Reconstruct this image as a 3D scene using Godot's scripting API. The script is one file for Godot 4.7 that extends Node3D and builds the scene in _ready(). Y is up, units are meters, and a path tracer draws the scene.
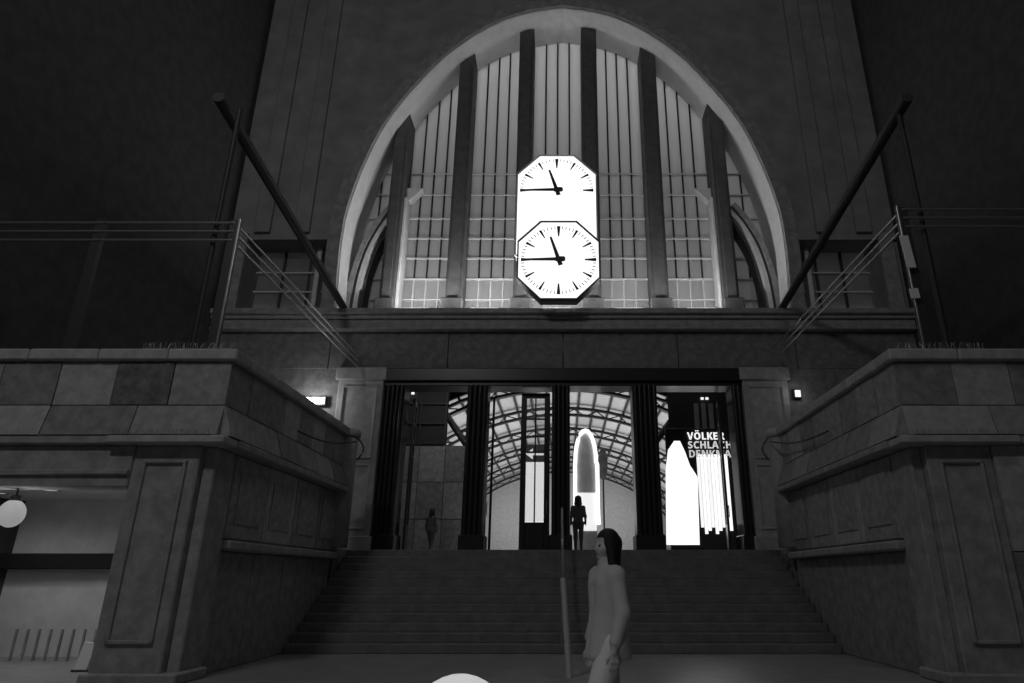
extends Node3D
# A station entrance hall at night: stairs up to a portal, a tall arched window with a lit octagonal clock and its ghost copy, stone galleries on both sides.
# Metres, y up. The lower floor is y = 0, the upper floor y = 2, the camera stands at z = 0 and looks towards -z.

const FACADE := -18.5
const ARCH := [[6.9, 8.92], [6.98, 10.7], [6.98, 11.6], [6.9, 12.6], [6.55, 14.2], [6.0, 15.8], [5.22, 17.2], [4.22, 18.6], [3.0, 19.75], [1.6, 20.55], [0.0, 20.9]]  # stretched upward to the ghost outline of the arch
var M := {}
var taken := {}
var rng := RandomNumberGenerator.new()
var box_cache := {}

# ---------------------------------------------------------------- helpers
func numbered(called: String) -> String:
	if not taken.has(called):
		taken[called] = 0
		return called
	taken[called] += 1
	return "%s_%03d" % [called, taken[called]]

func tag(o: Node, label: String, category: String, group := "", kind := "") -> Node:
	if label: o.set_meta("label", label)
	if category: o.set_meta("category", category)
	if group: o.set_meta("group", group)
	if kind: o.set_meta("kind", kind)
	return o

func thing(called: String, at: Vector3, label: String, category: String, group := "", kind := "") -> Node3D:
	var o := Node3D.new()
	o.name = numbered(called)
	add_child(o)
	o.position = at
	tag(o, label, category, group, kind)
	return o

func part(called: String, mesh: Mesh, m: Material, parent: Node, at := Vector3.ZERO, turn := Vector3.ZERO) -> MeshInstance3D:
	var o := MeshInstance3D.new()
	o.name = called if parent != self else numbered(called)
	o.mesh = mesh
	o.material_override = m
	o.position = at
	o.rotation = turn
	o.cast_shadow = GeometryInstance3D.SHADOW_CASTING_SETTING_ON
	parent.add_child(o, true)
	return o

func mat(albedo: float, rough := 0.8, metal := 0.0) -> StandardMaterial3D:
	var m := StandardMaterial3D.new()
	m.albedo_color = Color(albedo, albedo, albedo).linear_to_srgb()
	m.roughness = rough
	m.metallic = metal
	return m

func glow(level: float, albedo := 0.8) -> StandardMaterial3D:
	var m := mat(albedo, 0.5)
	m.emission_enabled = true
	m.emission = Color.WHITE
	m.emission_energy_multiplier = level
	return m

func stone(albedo: float, contrast: float, scale: float, seed_: int, rough := 0.85) -> StandardMaterial3D:
	var m := StandardMaterial3D.new()
	var n := FastNoiseLite.new()
	n.seed = seed_
	n.noise_type = FastNoiseLite.TYPE_SIMPLEX_SMOOTH
	n.frequency = 0.012
	n.fractal_octaves = 6
	n.fractal_gain = 0.62
	var t := NoiseTexture2D.new()
	t.width = 512
	t.height = 512
	t.seamless = true
	t.noise = n
	var g := Gradient.new()
	var lo := albedo * (1.0 - contrast)
	var hi := albedo * (1.0 + contrast)
	g.set_color(0, Color(lo, lo, lo).linear_to_srgb())
	g.set_color(1, Color(hi, hi, hi).linear_to_srgb())
	t.color_ramp = g
	m.albedo_texture = t
	m.uv1_triplanar = true
	m.uv1_world_triplanar = true
	m.uv1_scale = Vector3.ONE * scale
	m.roughness = rough
	return m

func face(st: SurfaceTool, pts: Array, out: Vector3) -> void:
	# a flat convex face; front faces run clockwise seen from outside
	var n := Vector3.ZERO
	for i in pts.size(): n += (pts[i] - pts[0]).cross(pts[(i + 1) % pts.size()] - pts[0])
	var p := pts
	if n.dot(out) > 0:
		p = pts.duplicate()
		p.reverse()
	var nn := n.normalized()
	if nn.dot(out) < 0: nn = -nn
	for i in range(1, p.size() - 1):
		for v in [p[0], p[i], p[i + 1]]:
			st.set_normal(nn)
			st.add_vertex(v)

func begin() -> SurfaceTool:
	var st := SurfaceTool.new()
	st.begin(Mesh.PRIMITIVE_TRIANGLES)
	return st

func add_box(st: SurfaceTool, lo: Vector3, hi: Vector3, ch := 0.0) -> void:
	var c := (lo + hi) / 2
	var h := (hi - lo).abs() / 2
	ch = minf(ch, 0.45 * minf(h.x, minf(h.y, h.z)))
	if ch <= 0.0:
		for ax in 3:
			for s in [-1.0, 1.0]:
				var n := Vector3.ZERO; n[ax] = s
				var u := Vector3.ZERO; u[(ax + 1) % 3] = h[(ax + 1) % 3]
				var v := Vector3.ZERO; v[(ax + 2) % 3] = h[(ax + 2) % 3]
				var o := c + n * h[ax]
				face(st, [o - u - v, o + u - v, o + u + v, o - u + v], n)
		return
	for ax in 3:
		var b := (ax + 1) % 3
		var d := (ax + 2) % 3
		for s in [-1.0, 1.0]:
			var n := Vector3.ZERO; n[ax] = s
			var u := Vector3.ZERO; u[b] = h[b] - ch
			var v := Vector3.ZERO; v[d] = h[d] - ch
			var o := c + n * h[ax]
			face(st, [o - u - v, o + u - v, o + u + v, o - u + v], n)
			for t in [-1.0, 1.0]:   # chamfer between axis ax and b, along d
				var n2 := Vector3.ZERO; n2[b] = t
				var p1 := c + n * h[ax] + n2 * (h[b] - ch)
				var p2 := c + n * (h[ax] - ch) + n2 * h[b]
				face(st, [p1 - v, p1 + v, p2 + v, p2 - v], n + n2)
	for sx in [-1.0, 1.0]:
		for sy in [-1.0, 1.0]:
			for sz in [-1.0, 1.0]:
				var s := Vector3(sx, sy, sz)
				var a := c + s * Vector3(h.x, h.y - ch, h.z - ch)
				var b2 := c + s * Vector3(h.x - ch, h.y, h.z - ch)
				var d2 := c + s * Vector3(h.x - ch, h.y - ch, h.z)
				face(st, [a, b2, d2], s)

func box_mesh(size: Vector3, ch := 0.0) -> Mesh:
	var key := "%.3f %.3f %.3f %.3f" % [size.x, size.y, size.z, ch]
	if not box_cache.has(key):
		var st := begin()
		add_box(st, -size / 2, size / 2, ch)
		box_cache[key] = st.commit()
	return box_cache[key]

func bx(called: String, lo: Vector3, hi: Vector3, m: Material, parent: Node, ch := 0.0) -> MeshInstance3D:
	var a := Vector3(minf(lo.x, hi.x), minf(lo.y, hi.y), minf(lo.z, hi.z))
	var b := Vector3(maxf(lo.x, hi.x), maxf(lo.y, hi.y), maxf(lo.z, hi.z))
	var off: Vector3 = parent.position if parent != self and parent.get_parent() == self else Vector3.ZERO
	return part(called, box_mesh(b - a, ch), m, parent, (a + b) / 2 - off)

func prism(st: SurfaceTool, poly: Array, z0: float, z1: float) -> void:
	# convex polygon in x, y pushed from z0 to z1
	var mid := Vector2.ZERO
	for p in poly: mid += p
	mid /= poly.size()
	for z in [z0, z1]:
		var pts := []
		for p in poly: pts.append(Vector3(p.x, p.y, z))
		face(st, pts, Vector3(0, 0, 1 if z == maxf(z0, z1) else -1))
	for i in poly.size():
		var a: Vector2 = poly[i]
		var b: Vector2 = poly[(i + 1) % poly.size()]
		if a.distance_to(b) < 1e-5: continue
		var e := b - a
		var n := Vector2(e.y, -e.x)
		if n.dot((a + b) / 2 - mid) < 0: n = -n
		face(st, [Vector3(a.x, a.y, z0), Vector3(b.x, b.y, z0), Vector3(b.x, b.y, z1), Vector3(a.x, a.y, z1)], Vector3(n.x, n.y, 0))

func tube(st: SurfaceTool, path: Array, r: float, sides := 8) -> void:
	var rings := []
	for i in path.size():
		var t: Vector3 = (path[mini(i + 1, path.size() - 1)] - path[maxi(i - 1, 0)]).normalized()
		var u := t.cross(Vector3.UP if absf(t.y) < 0.9 else Vector3.RIGHT).normalized()
		var v := t.cross(u)
		var ring := []
		for k in sides:
			var a := TAU * k / sides
			ring.append([path[i] + (u * cos(a) + v * sin(a)) * r, u * cos(a) + v * sin(a)])
		rings.append(ring)
	for i in path.size() - 1:
		for k in sides:
			var q := [rings[i][k], rings[i][(k + 1) % sides], rings[i + 1][(k + 1) % sides], rings[i + 1][k]]
			var n: Vector3 = (q[1][0] - q[0][0]).cross(q[2][0] - q[0][0])
			if n.dot(q[0][1] + q[1][1]) > 0: q.reverse()
			for j in [0, 1, 2, 0, 2, 3]:
				st.set_normal(q[j][1])
				st.add_vertex(q[j][0])
	for e in [0, path.size() - 1]:
		var pts := []
		for k in sides: pts.append(rings[e][k][0])
		face(st, pts, path[e] - path[1 if e == 0 else e - 1])

func tube_part(called: String, path: Array, r: float, m: Material, parent: Node, sides := 8) -> MeshInstance3D:
	var off: Vector3 = parent.position if parent != self and parent.get_parent() == self else Vector3.ZERO
	var pts := []
	for p in path: pts.append(p - off)
	var st := begin()
	tube(st, pts, r, sides)
	return part(called, st.commit(), m, parent)

func lathe(profile: Array, sides := 28) -> Mesh:
	var st := begin()
	st.set_smooth_group(0)
	for i in profile.size() - 1:
		var a: Vector2 = profile[i]
		var b: Vector2 = profile[i + 1]
		for k in sides:
			var t0 := TAU * k / sides
			var t1 := TAU * (k + 1) / sides
			var p := [Vector3(a.x * cos(t0), a.y, a.x * sin(t0)), Vector3(a.x * cos(t1), a.y, a.x * sin(t1)), Vector3(b.x * cos(t1), b.y, b.x * sin(t1)), Vector3(b.x * cos(t0), b.y, b.x * sin(t0))]
			if a.x > 1e-5: 
				for j in [0, 2, 1]: st.add_vertex(p[j])
			if b.x > 1e-5:
				for j in [0, 3, 2]: st.add_vertex(p[j])
	st.index()
	st.generate_normals()
	return st.commit()

func smooth_curve(pts: Array, sub: int) -> Array:
	var out := []
	for i in pts.size() - 1:
		var p0: Vector2 = pts[maxi(i - 1, 0)]
		var p3: Vector2 = pts[mini(i + 2, pts.size() - 1)]
		for k in sub:
			out.append(pts[i].cubic_interpolate(pts[i + 1], p0, p3, float(k) / sub))
	out.append(pts[-1])
	return out

func area_lamp(called: String, at: Vector3, aim: Vector3, size: Vector2, energy: float, parent: Node = self) -> void:
	var l := AreaLight3D.new()
	l.name = called
	l.area_size = size
	l.light_energy = energy
	l.shadow_enabled = true
	l.area_range = 80.0
	parent.add_child(l, true)
	l.look_at_from_position(at, aim, Vector3.UP if absf((aim - at).normalized().y) < 0.95 else Vector3.FORWARD)

func omni(called: String, at: Vector3, size: float, energy: float) -> void:
	var l := OmniLight3D.new()
	l.name = called
	l.light_size = size
	l.light_energy = energy
	l.omni_range = 60.0
	l.omni_attenuation = 2.0
	l.shadow_enabled = true
	add_child(l, true)
	l.position = at

# ---------------------------------------------------------------- main
func _ready() -> void:
	rng.seed = 7
	var cam := Camera3D.new()
	cam.name = "camera"
	cam.projection = Camera3D.PROJECTION_FRUSTUM
	cam.near = 0.1
	cam.far = 400.0
	cam.size = 0.1 * 683.0 / 660.0
	cam.frustum_offset = Vector2(-51.0 / 660.0 * 0.1, 0.0)
	add_child(cam)
	cam.position = Vector3(0, 1.35, 0)
	cam.rotation_degrees = Vector3(19.7, 0, 0)
	cam.current = true
	var we := WorldEnvironment.new()
	we.name = "environment"
	var env := Environment.new()
	env.background_mode = Environment.BG_COLOR
	env.background_color = Color(0.01, 0.01, 0.01)
	env.tonemap_mode = Environment.TONE_MAPPER_LINEAR
	env.tonemap_exposure = 1.0
	env.sdfgi_enabled = true
	env.ssao_enabled = true
	env.ssil_enabled = true
	we.environment = env
	add_child(we)

	make_materials()
	hall_lamps()
	concourse_lamps()
	room_shell()
	facade()
	arch_window()
	portal()
	galleries()
	stairs()
	concourse()
	clocks()
	railings()
	small_things()
	people()

func make_materials() -> void:
	M.wall = stone(0.30, 0.25, 0.12, 3)
	M.stone = stone(0.34, 0.30, 0.45, 5)
	M.stone_dark = stone(0.20, 0.35, 0.45, 9)
	M.stone_pale = stone(0.42, 0.25, 0.45, 12)
	M.block = [stone(0.34, 0.3, 0.6, 21), stone(0.26, 0.35, 0.6, 22), stone(0.42, 0.25, 0.6, 23), stone(0.17, 0.5, 0.6, 24)]
	M.plaster = stone(0.75, 0.12, 0.3, 31)
	M.floor = stone(0.30, 0.2, 0.25, 41, 0.35)
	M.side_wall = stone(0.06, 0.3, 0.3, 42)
	M.step = stone(0.17, 0.3, 0.4, 43, 0.6)
	M.bronze = mat(0.035, 0.32, 0.35)
	M.dark = mat(0.03, 0.6)
	M.iron = mat(0.06, 0.5, 0.3)
	M.steel = mat(0.5, 0.3, 0.8)
	M.pale_metal = mat(0.62, 0.45, 0.1)
	M.pale_bar = mat(0.75, 0.5)
	M.dark_bar = mat(0.03, 0.6)
	M.mullion = stone(0.10, 0.25, 0.4, 51, 0.7)
	M.mullion_side = M.mullion
	var p := mat(0.5, 0.7)
	p.backlight_enabled = true
	p.backlight = Color.WHITE
	M.pane = p
	var p2 := p.duplicate()
	p2.albedo_color = Color(0.46, 0.46, 0.46).linear_to_srgb()
	M.pane2 = p2
	var p3 := p.duplicate()
	p3.albedo_color = Color(0.2, 0.2, 0.2).linear_to_srgb()
	M.pane_dim = p3
	var clear := mat(0.8, 0.05)
	clear.transparency = BaseMaterial3D.TRANSPARENCY_ALPHA
	clear.albedo_color.a = 0.12
	M.clear = clear
	M.black = mat(0.015, 0.5)
	M.white = mat(0.75, 0.6)
	M.roof = stone(0.75, 0.18, 0.25, 61, 0.7)
	M.roof2 = stone(0.6, 0.2, 0.25, 62, 0.7)

# ---------------------------------------------------------------- lamps of the hall, above and behind the frame
func ceiling_panel(at: Vector3, aim: Vector3, size: Vector2, energy: float, level: float, label: String) -> void:
	var t := thing("ceiling_lamp", at, label, "lamp", "flat lamps under the hall ceiling")
	var h := part("housing", box_mesh(Vector3(size.x + 0.2, size.y + 0.2, 0.2), 0.03), M.iron, t, Vector3.ZERO)
	h.look_at_from_position(at, aim, Vector3.UP if absf((aim - at).normalized().y) < 0.95 else Vector3.FORWARD)
	var dir := (aim - at).normalized()
	var f := part("lamp_diffuser", box_mesh(Vector3(size.x, size.y, 0.04), 0.0), glow(level), t, Vector3.ZERO)
	f.look_at_from_position(at + dir * 0.12, aim + dir * 0.12, Vector3.UP if absf(dir.y) < 0.95 else Vector3.FORWARD)
	area_lamp("hall_lamp", at + dir * 0.2, aim + dir, size, energy)

func hall_lamps() -> void:
	ceiling_panel(Vector3(-7, 17.5, 4), Vector3(-8, 3, -10), Vector2(2.4, 1.2), 42.0, 0.8, "flat lamp high above the lit gallery, near the entrance doors")
	ceiling_panel(Vector3(5, 24.0, 2), Vector3(3, 6, -16), Vector2(2.4, 1.2), 16.0, 0.8, "flat lamp under the ceiling above the dim gallery")

func concourse_lamps() -> void:
	var t := thing("floodlight_bar", Vector3(0, 20.8, -25.6), "bar of five floodlights under the concourse roof behind the arched window", "lamp")
	part("truss", box_mesh(Vector3(18, 0.2, 0.2), 0.03), M.iron, t, Vector3(0, 0, -0.5))
	for x in [-7.2, -3.6, 0.0, 3.6, 7.2]:
		part("housing", box_mesh(Vector3(1.8, 1.0, 0.3), 0.03), M.iron, t, Vector3(x, 0, -0.2))
		part("lamp_glass", box_mesh(Vector3(1.7, 0.9, 0.05)), glow(1.5), t, Vector3(x, 0, 0))
		area_lamp("flood", Vector3(x, 20.8, -25.5), Vector3(x * 0.9, 17.0, -20), Vector2(1.7, 0.9), 17.0)
	# added strip light, out of view, to brighten the grey hoarding
	var p := thing("added_strip_light", Vector3(-3.6, 8.6, -21.2), "added strip light, hidden above the portal, that brightens the grey hoarding", "lamp")
	part("housing", box_mesh(Vector3(5.2, 0.16, 0.3), 0.03), M.iron, p, Vector3(0, 0.1, 0))
	part("lamp_strip", box_mesh(Vector3(5.0, 0.04, 0.22)), glow(1.0), p)
	area_lamp("strip", Vector3(-3.6, 8.55, -21.2), Vector3(-4.6, 3.5, -24), Vector2(5.0, 0.22), 3.2)
	for z in [-53.0, -62.0, -72.0, -84.0]:
		for x in [-7.0, 7.0]:
			area_lamp("shed_uplight", Vector3(x, 2.6, z), Vector3(x * 0.6, 20, z - 1), Vector2(2.0, 5.0), 42.0)
	# uplights standing on the sill of the arched window, behind the lip of the cornice
	var u := thing("sill_light_bar", Vector3(0, 8.93, -18.62), "low bar of uplights on the sill of the arched window", "lamp")
	for x in [-4.5, -2.4, -0.2, 2.0, 4.2]:
		part("housing", box_mesh(Vector3(0.9, 0.14, 0.16), 0.02), M.iron, u, Vector3(x, 0.07, 0))
		part("lamp_strip", box_mesh(Vector3(0.84, 0.02, 0.1)), glow(3.0), u, Vector3(x, 0.15, 0))
		area_lamp("uplight", Vector3(x, 9.12, -18.62), Vector3(x * 1.15, 16, -18.7), Vector2(0.84, 0.1), 6.5 if x < 0 else 4.0)

# ---------------------------------------------------------------- room
func room_shell() -> void:
	var f := bx("floor", Vector3(-11.0, -0.3, 12.4), Vector3(11.0, 0, -18.2), M.floor, self)
	tag(f, "polished grey stone floor of the lower hall", "floor", "", "structure")
	var u := bx("floor_upper", Vector3(-30, 1.6, -17.2), Vector3(30, 2.0, -50), M.floor, self)
	tag(u, "stone floor of the upper level behind the portal", "floor", "", "structure")
	for s in [-1, 1]:
		var p := bx("floor_landing", Vector3(s * 5.3, 0.0, -16.0), Vector3(s * 10.5, 2.0, -17.2), M.stone_dark, self)
		tag(p, "stone landing behind the gallery " + ("with the lit shop" if s < 0 else "without a shop"), "floor", "", "structure")
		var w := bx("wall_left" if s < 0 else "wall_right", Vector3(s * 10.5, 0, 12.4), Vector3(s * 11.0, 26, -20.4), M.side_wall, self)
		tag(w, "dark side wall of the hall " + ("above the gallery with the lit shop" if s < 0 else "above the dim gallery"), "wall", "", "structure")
	var b := bx("wall_front", Vector3(-10.5, 0, 12), Vector3(10.5, 26, 12.4), M.wall, self)
	tag(b, "stone wall with the street entrance opposite the stairs", "wall", "", "structure")
	var c := bx("ceiling", Vector3(-11.0, 26, 12.4), Vector3(11.0, 26.4, -20.4), M.wall, self)
	tag(c, "dark ceiling high above the hall", "ceiling", "", "structure")

func arch_points() -> Array:
	var p := []
	for a in ARCH: p.append(Vector2(a[0], a[1]))
	return smooth_curve(p, 4)

func facade() -> void:
	var w := thing("wall_back", Vector3.ZERO, "tall grey end wall with the great arched window", "wall", "", "structure")
	var pts := arch_points()
	for s in [-1, 1]:
		var st := begin()
		for i in pts.size() - 1:
			var a: Vector2 = pts[i]
			var b: Vector2 = pts[i + 1]
			var lim := 7.35 if b.y <= 11.4 else 10.5
			prism(st, [Vector2(s * a.x, a.y), Vector2(s * lim, a.y), Vector2(s * lim, b.y), Vector2(s * b.x, b.y)], FACADE, FACADE - 1.9)
		prism(st, [Vector2(s * 9.9, 8.92), Vector2(s * 10.5, 8.92), Vector2(s * 10.5, 11.3), Vector2(s * 9.9, 11.3)], FACADE, FACADE - 1.9)
		part("masonry", st.commit(), M.wall, w)
		# flat pilaster strips beside the arch
		for x in [9.25, 8.0]:
			bx("pilaster", Vector3(s * x, 11.6, FACADE + 0.12), Vector3(s * (x + 0.5), 26, FACADE), M.wall, w, 0.02)
		bx("pilaster", Vector3(s * 9.9, 8.92, FACADE + 0.12), Vector3(s * 10.35, 11.6, FACADE), M.stone, w, 0.02)
	bx("masonry", Vector3(-10.5, 20.9, FACADE), Vector3(10.5, 26, FACADE - 1.9), M.wall, w)
	# moulded band round the arch
	var am := begin()
	for s in [-1, 1]:
		for i in pts.size() - 1:
			var a: Vector2 = pts[i]
			var b: Vector2 = pts[i + 1]
			var o1 := outward(pts, i) * 0.42
			var o2 := outward(pts, i + 1) * 0.42
			for k in [[0.0, 0.35, 0.1], [0.35, 1.0, 0.05]]:
				var q := [a + o1 * k[0], a + o1 * k[1], b + o2 * k[1], b + o2 * k[0]]
				var q2 := []
				for v in q: q2.append(Vector2(s * v.x, v.y))
				prism(am, q2, FACADE + k[2], FACADE)
	part("arch_moulding", am.commit(), M.stone, w)
	# plaster lining of the arch
	var so := begin()
	for s in [-1, 1]:
		for i in pts.size() - 1:
			var a: Vector2 = pts[i]
			var b: Vector2 = pts[i + 1]
			var o1 := outward(pts, i) * -0.03
			var o2 := outward(pts, i + 1) * -0.03
			var q := [Vector2(s * a.x, a.y), Vector2(s * (a.x + o1.x), a.y + o1.y), Vector2(s * (b.x + o2.x), b.y + o2.y), Vector2(s * b.x, b.y)]
			prism(so, q, FACADE - 0.03, FACADE - 1.9)
	part("arch_lining", so.commit(), M.plaster, w)
	# cornice, frieze and the wall beside the portal
	var c := thing("trim_1", Vector3.ZERO, "moulded stone cornice running below the arched window", "cornice", "", "structure")
	for k in [[8.74, 8.92, 0.36, 0.03], [8.62, 8.74, 0.26, 0.02], [8.36, 8.62, 0.18, 0.02], [8.28, 8.36, 0.24, 0.02]]:
		bx("moulding", Vector3(-10.5, k[0], FACADE + k[2]), Vector3(10.5, k[1], FACADE - 1.9), M.stone, c, k[3])
	var fr := thing("trim_2", Vector3.ZERO, "dark plain frieze between the cornice and the portal", "frieze", "", "structure")
	var xs := [-10.5, -6.9, -3.4, 0.0, 3.4, 6.9, 10.5]
	for i in xs.size() - 1:
		bx("slab", Vector3(xs[i] + 0.01, 7.12, FACADE + 0.02), Vector3(xs[i + 1] - 0.01, 8.28, FACADE - 1.0), M.stone_dark, fr, 0.012)
	for s in [-1, 1]:
		var lw := thing("wall_lower", Vector3.ZERO, "dark lower wall beside the portal on the side of " + ("the lit shop" if s < 0 else "the dim gallery"), "wall", "", "structure")
		bx("masonry", Vector3(s * 6.5, 2, FACADE), Vector3(s * 10.5, 7.12, FACADE - 1.0), M.stone_dark, lw)
		# pale stone pilaster framing the portal, with sunk panels
		var p := thing("portal_pilaster", Vector3(s * 5.85, 2, FACADE), "pale stone pilaster with a sunk panel at the portal, beside " + ("the lit gallery" if s < 0 else "the dim gallery"), "pilaster", "portal pilasters", "structure")
		bx("shaft", Vector3(s * 5.2, 2, FACADE + 0.1), Vector3(s * 6.5, 7.12, FACADE - 1.0), M.stone_pale, p, 0.02)
		bx("base", Vector3(s * 5.12, 2, FACADE + 0.2), Vector3(s * 6.58, 2.4, FACADE + 0.05), M.stone_pale, p, 0.02)
		bx("capital", Vector3(s * 5.12, 6.75, FACADE + 0.18), Vector3(s * 6.58, 7.12, FACADE + 0.05), M.stone_pale, p, 0.02)
		for r in [[2.6, 4.3], [4.5, 6.55]]:
			for e in [[5.34, 5.4, r[0], r[1]], [6.3, 6.36, r[0], r[1]]]:
				bx("panel_frame", Vector3(s * e[0], e[2], FACADE + 0.14), Vector3(s * e[1], e[3], FACADE + 0.09), M.stone_pale, p, 0.015)
			for y in r:
				bx("panel_frame", Vector3(s * 5.34, y - 0.03, FACADE + 0.14), Vector3(s * 6.36, y + 0.03, FACADE + 0.09), M.stone_pale, p, 0.015)

func outward(pts: Array, i: int) -> Vector2:
	var t: Vector2 = pts[mini(i + 1, pts.size() - 1)] - pts[maxi(i - 1, 0)]
	if i == pts.size() - 1: return Vector2(0, 1)
	return Vector2(t.y, -t.x).normalized()

# ---------------------------------------------------------------- arched window
func arch_half_width(y: float, pts: Array) -> float:
	for i in pts.size() - 1:
		if y >= pts[i].y and y <= pts[i + 1].y and pts[i + 1].y > pts[i].y:
			return lerpf(pts[i].x, pts[i + 1].x, (y - pts[i].y) / (pts[i + 1].y - pts[i].y))
	return 0.0

func arch_height(x: float, pts: Array) -> float:
	x = absf(x)
	for i in range(pts.size() - 1, 0, -1):
		if x >= pts[i].x and x <= pts[i - 1].x and pts[i].y > 12.0:
			return lerpf(pts[i].y, pts[i - 1].y, (x - pts[i].x) / maxf(pts[i - 1].x - pts[i].x, 1e-6))
	return 12.6

func arch_window() -> void:
	var w := thing("window_1", Vector3.ZERO, "tall arched window of frosted panes between thick stone mullions", "window", "", "structure")
	var pts := arch_points()
	var outline := PackedVector2Array()
	for p in pts: outline.append(p)
	for i in range(pts.size() - 2, -1, -1): outline.append(Vector2(-pts[i].x, pts[i].y))
	var gz := -20.2
	var mull := [[-5.86, -5.42], [-3.76, -3.24], [-1.6, -1.07], [0.67, 1.23], [2.84, 3.38], [5.13, 5.62]]
	for m in mull:
		var top := minf(arch_height(m[0], pts), arch_height(m[1], pts)) + 0.3
		var poly := [Vector2(m[0], 8.92), Vector2(m[1], 8.92), Vector2(m[1], arch_height(m[1], pts)), Vector2(m[0], arch_height(m[0], pts))]
		var st := begin()
		prism(st, poly, -19.3, -20.3)
		var body := part("mullion", st.commit(), M.mullion, w)
		# a slimmer nose on the front of the mullion and a plinth below
		var x0: float = m[0] + 0.1
		var x1: float = m[1] - 0.1
		var st2 := begin()
		prism(st2, [Vector2(x0, 8.92), Vector2(x1, 8.92), Vector2(x1, top - 0.5), Vector2(x0, top - 0.5)], -19.22, -19.3)
		part("nose", st2.commit(), M.mullion, body)
		part("plinth", box_mesh(Vector3(m[1] - m[0] + 0.16, 0.75, 0.3), 0.03), M.mullion, body, Vector3((m[0] + m[1]) / 2, 9.29, -19.22))
	var rows := [8.92, 9.27, 10.03, 10.78, 11.55, 12.31, 13.09, 14.04, 14.9, 21.0]
	var bays := [[-6.98, -5.86, 2], [-5.42, -3.76, 4], [-3.24, -1.6, 4], [-1.07, 0.67, 4], [1.23, 2.84, 4], [3.38, 5.13, 4], [5.62, 6.98, 2]]
	for b in bays:
		var n: int = b[2]
		for c in n:
			var x0: float = lerpf(b[0], b[1], float(c) / n)
			var x1: float = lerpf(b[0], b[1], float(c + 1) / n)
			for r in rows.size() - 1:
				var g := 0.02
				var xa := x0 - 0.04 if c == 0 else x0 + 0.012
				var xb := x1 + 0.04 if c == n - 1 else x1 - 0.012
				var rect := PackedVector2Array([Vector2(xa, rows[r] + g), Vector2(xb, rows[r] + g), Vector2(xb, rows[r + 1] - g), Vector2(xa, rows[r + 1] - g)])
				for poly in Geometry2D.intersect_polygons(rect, outline):
					if poly.size() < 3: continue
					var ctr := Vector2.ZERO
					for v in poly: ctr += v
					ctr /= poly.size()
					var m: Material = M.pane if (c * 7 + r * 3 + int(b[0] * 5)) % 3 else M.pane2
					if poly.size() == 4 and absf(poly[0].distance_to(poly[2]) - rect[0].distance_to(rect[2])) < 0.001:
						part("pane", box_mesh(Vector3(xb - xa, rows[r + 1] - rows[r] - 2 * g, 0.02)), m, w, Vector3((xa + xb) / 2, (rows[r] + rows[r + 1]) / 2, gz))
					else:
						var arr := []
						for v in poly: arr.append(v - ctr)
						var st := begin()
						prism(st, arr, -0.01, 0.01)
						part("pane", st.commit(), m, w, Vector3(ctr.x, ctr.y, gz))
			if c > 0:
				var top := arch_height(x0, pts)
				bx("glazing_bar", Vector3(x0 - 0.025, 10.78, gz - 0.05), Vector3(x0 + 0.025, top, gz + 0.06), M.dark_bar, w)
				bx("glazing_bar", Vector3(x0 - 0.02, 8.92, gz - 0.05), Vector3(x0 + 0.02, 10.78, gz + 0.06), M.pale_bar, w)
		for r in range(1, rows.size() - 1):
			var xl: float = b[0]
			var xr: float = b[1]
			var hw := arch_half_width(rows[r], pts)
			xl = maxf(xl, -hw); xr = minf(xr, hw)
			if xr - xl < 0.15: continue
			bx("glazing_bar", Vector3(xl, rows[r] - 0.022, gz - 0.05), Vector3(xr, rows[r] + 0.022, gz + 0.09), M.pale_bar, w)
	# pale strips that paint window light onto the side faces of the outer mullions
	for s in [[-5.42, 1], [5.13, -1]]:
		bx("lit_side_strip", Vector3(s[0], 8.92, -19.55), Vector3(s[0] + s[1] * 0.1, 13.6, -20.15), M.plaster, w, 0.02)
		for y in [13.6]:
			var st := begin()
			prism(st, [Vector2(s[0], y), Vector2(s[0] + s[1] * 0.1, y), Vector2(s[0] + s[1] * 0.55, y + 0.5), Vector2(s[0], y + 0.5)], -19.8, -20.15)
			part("bracket", st.commit(), M.plaster, w)
	# sharp outline of the arch, built as added ribs below its ghost outline
	var ro := smooth_curve([Vector2(6.95, 8.92), Vector2(6.95, 9.6), Vector2(6.86, 10.7), Vector2(6.62, 11.75), Vector2(6.22, 12.65), Vector2(5.8, 13.25)], 5)
	for s in [-1, 1]:
		var bands := [[0.0, 0.16, -19.34, M.stone], [0.16, 0.26, -19.42, M.mullion], [0.26, 0.4, -19.38, M.plaster], [0.4, 0.48, -19.6, M.mullion]]
		for k in bands.size():
			var bd: Array = bands[k]
			var st := begin()
			for i in ro.size() - 1:
				var t1: Vector2 = ro[mini(i + 1, ro.size() - 1)] - ro[maxi(i - 1, 0)]
				var t2: Vector2 = ro[mini(i + 2, ro.size() - 1)] - ro[i]
				var n1 := Vector2(-t1.y, t1.x).normalized()
				var n2 := Vector2(-t2.y, t2.x).normalized()
				var q := [ro[i] + n1 * bd[0], ro[i] + n1 * bd[1], ro[i + 1] + n2 * bd[1], ro[i + 1] + n2 * bd[0]]
				var q2 := []
				for v in q: q2.append(Vector2(s * v.x, v.y))
				prism(st, q2, bd[2], -20.15)
			part("added_rib", st.commit(), bd[3], w)
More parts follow.
